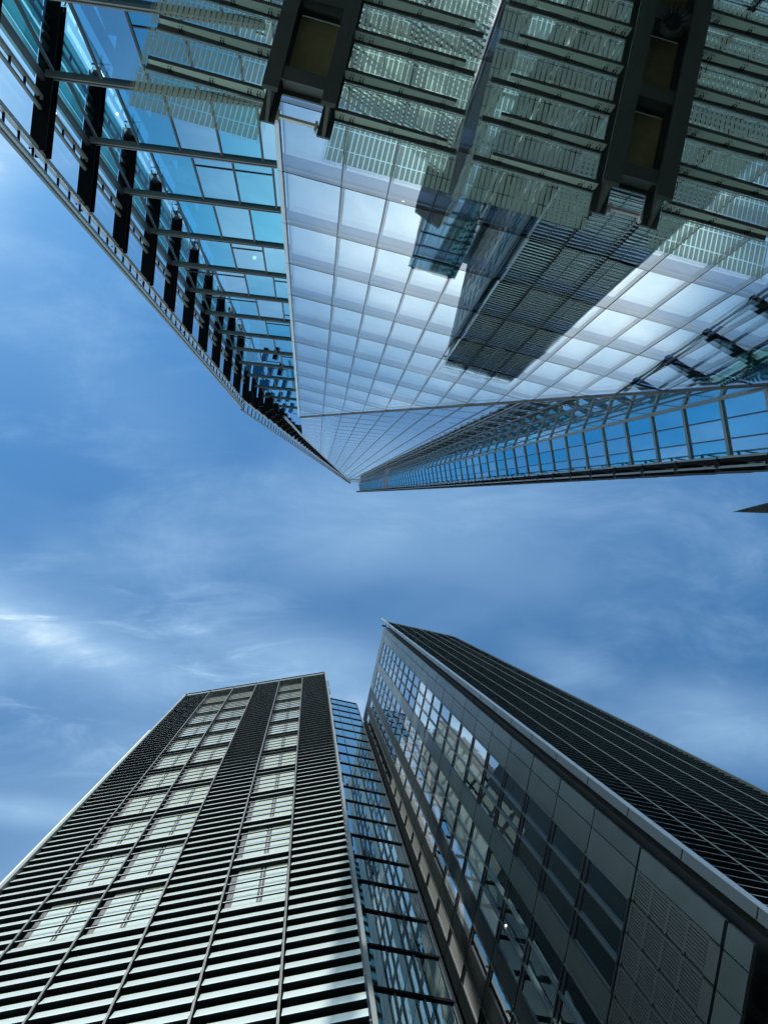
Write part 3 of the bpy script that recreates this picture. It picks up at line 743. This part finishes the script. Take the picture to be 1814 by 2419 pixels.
for (sz, kd, a, b, h0, h1, ci) in win_items:
    if nw_ < 98:
        fr, gl, sl = MB(), MB(), MB(); win_geo(a, b, h0, h1, fr, gl, sl); nw_ += 1
        o = fr.build('window', M['dark_frame'], rt); sub(gl, 'pane', M['tower_sky_pane' if h0 > (33 if ci < 5 else 29) + (ci % 4) and random.random() < .93 else 'tower_glass'], o); sub(sl, 'mullion', M['cladding'], o)
    else: win_geo(a, b, h0, h1, wfrest, wrest, wbrest)
o = stuff(wfrest.build('window', M['dark_frame'], rt)); sub(wrest, 'pane', M['tower_glass'], o); sub(wbrest, 'mullion', M['cladding'], o)
stuff(prest.build('cladding_panel', M['cladding'], rt))
# louvre face
rs = [10.50 + .18, 12.0, 13.5, 15.07, 16.6, 18.1, 19.6]
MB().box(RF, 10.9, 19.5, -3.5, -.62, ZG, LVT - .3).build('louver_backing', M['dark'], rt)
items = []
for b in range(6):
    for k in range(0, 27):
        h0 = 9.4 + FLR * k; p = RF((rs[b] + rs[b + 1]) / 2, 0, h0 + 1.6)
        if p.x / p.z > .72: sz = 0
        else: sz = 1 / p.z ** 2
        items.append((sz, b, h0))
items.sort(reverse=True); rest = MB()
for i_, (sz, b, h0) in enumerate(items):
    mb = louver_panel(RF, rs[b] + .05, rs[b + 1] - .05, h0, FLR, a=.37, c=.10)
    if i_ < 98: mb.build('louver_panel', M['blade'], rt)
    else: rest.join(mb)
stuff(rest.build('louver_panel', M['blade'], rt))
for s in rs[1:-1]: sub(MB().box(RF, s - .010, s + .010, .0, .02, ZG, LVT), 'cap', M['rib'], MB().box(RF, s - .014, s + .014, -.20, -.001, ZG, LVT).build('mullion', M['steel_black'], rt))
MB().box(RF, rs[-1] - .03, rs[-1] + .09, -.6, .08, ZG, LVT).build('edge_fin', M['transom'], rt)
rf = MB().box(RF, 10.50, 10.62, -.20, .08, ZG, LVT + 3.0).build('edge_fin', M['fin'], rt)
sub(MB().box(RF, 10.48, 10.64, .081, .12, ZG, LVT + 3.0), 'edge_cap', M['pale_alu'], rf)
for k in range(0, 28): sub(MB().box(RF, 10.485, 10.499, -.18, .06, 12.2 + 3.229 * k, 12.23 + 3.229 * k), 'joint', M['dark_frame'], rf)
MB().box(RF, 10.62, 19.6, -.06, .0, LVT + .4, LVT + .47).box(RF, 10.62, 19.6, -.06, .0, LVT + 1.3, LVT + 1.36).build('parapet_rail', M['rib'], rt)
for s in rs: MB().box(RF, s - .03, s + .03, -.10, -.04, LVT, LVT + 1.7).build('parapet_post', M['rib'], rt)
MB().box(RF, 10.2, 10.7, -.55, -.35, RTOP + 3.2, RTOP + 3.5).build('roof_bracket', M['dark_frame'], rt)

# ---- glazed link block between the towers
DM = 15.0; GF = Frame(-Vector((TR.y, -TR.x, 0)) * DM, TR, NR)
lk_ = thing('glass_block', 'narrow glazed block with dark horizontal rails between the two dark towers', 'building', tuple(GF(6, -4, ZG)))
MTOP = 93.1; gs = [3.17, 4.35, 5.53, 6.72, 7.90, 9.05]
MB().box(GF, 3.15, 9.0, -8, -.25, ZG, MTOP).box(GF, 9.0, 12.5, -8, -1.75, ZG, MTOP - 1).build('wall', M['dark'], lk_)
HM = [MTOP - 3.322 * k for k in range(0, 28)]
items = []
for k in range(27):
    for a, b in zip(gs, gs[1:]): items.append((HM[k + 1], HM[k], a, b))
items = items[::-1]; rest = MB()
for i_, (h0, h1, a, b) in enumerate(items):
    j = [random.uniform(-.002, .002) for _ in range(2)]
    pts = [GF(a + .02, 0, h0 + .1), GF(b - .02, j[0], h0 + .1), GF(b - .02, j[0] + j[1], h1 - .1), GF(a + .02, j[1], h1 - .1)]
    if i_ < 99: MB().poly(pts).build('window', M['block_glass'], lk_)
    else: rest.poly(pts)
stuff(rest.build('window', M['block_glass'], lk_))
for h in HM[:-1]:
    ro = MB().box(GF, 3.1, 9.10, -.1, .075, h - .10, h + .02).box(GF, 3.1, 9.10, -.1, .05, h + .02, h + .14).build('rail', M['steel_black'], lk_)
for s in gs[1:-1]: MB().box(GF, s - .02, s + .02, -.05, .05, ZG, MTOP).build('mullion', M['dark_frame'], lk_)
MB().box(GF, 9.02, 9.14, -.4, .06, ZG, MTOP).build('edge_fin', M['dark_frame'], lk_)

# ================================================================== SMALL THINGS
# lamp head reaching in from the right
tip = Vector((.576, -.072, 1)) * 9.0
lampo = thing('street_lamp', 'grey street lamp whose pointed arm reaches in at the right edge', 'street lamp', (tip.x + 4.2, tip.y - .12, ZG))
end = tip + Vector((1.5, -.02, .25)); top = Vector((tip.x + 4.2, tip.y - .12, tip.z + .35))
mb = MB(); ringn = 14
prof = [(0, .003), (.10, .016), (.25, .036), (.46, .064), (.9, .105), (1.5, .125)]
for (xx, rr) in prof:
    for kk in range(ringn):
        an = 2 * math.pi * kk / ringn; mb.v.append((tip.x + xx, tip.y + .02 * xx - rr + rr * math.cos(an), tip.z + .10 * xx + .5 * rr * math.sin(an)))
for i in range(len(prof) - 1):
    for kk in range(ringn): mb.f.append((i * ringn + kk, i * ringn + (kk + 1) % ringn, (i + 1) * ringn + (kk + 1) % ringn, (i + 1) * ringn + kk))
mb.f.append(tuple(range(ringn)))
mb.build('lamp_head', M['fin'], lampo, True)
MB().tube(tip + Vector((1.45, -.045, .145)), top, .07, .08, 12).build('arm', M['fin'], lampo, True)
MB().tube(Vector((top.x, top.y, ZG)), top + Vector((0, 0, .15)), .11, .08, 14).build('pole', M['fin'], lampo, True)
# small lights seen through the glass
def bulb(p, r, label):
    o = MB(); 
    for i in range(5):
        a = -math.pi / 2 + math.pi * i / 4
        for kk in range(8):
            b = 2 * math.pi * kk / 8; o.v.append(tuple(Vector(p) + Vector((r * math.cos(a) * math.cos(b), r * math.cos(a) * math.sin(b), r * math.sin(a)))))
    for i in range(4):
        for kk in range(8): o.f.append((i * 8 + kk, i * 8 + (kk + 1) % 8, (i + 1) * 8 + (kk + 1) % 8, (i + 1) * 8 + kk))
    ob = o.build('ceiling_lamp', M['lamp'], None, True); tag(ob, label, 'lamp'); return ob
bulb(F0(.17, -.16, 24.15), .06, 'warm ceiling lamp glowing in the pale lower glass face, left of the reflected tower')
bulb(F1((-.077 * 1.0 * 38.5 - P1.x) / T1.x, -.35, 38.5), .11, 'warm ceiling lamp glowing behind the blue side glass')
bulb(F1(-7.9, -.35, 27.4), .06, 'small lamp in the blue side glass near the canopy glass, left one')
bulb(F1(-5.6, -.35, 26.9), .05, 'small lamp in the blue side glass beside the left canopy beam')
bulb(PF(11.42, -.06, 28.99), .05, 'yellow lamp glowing in a dark window of the taller tower')
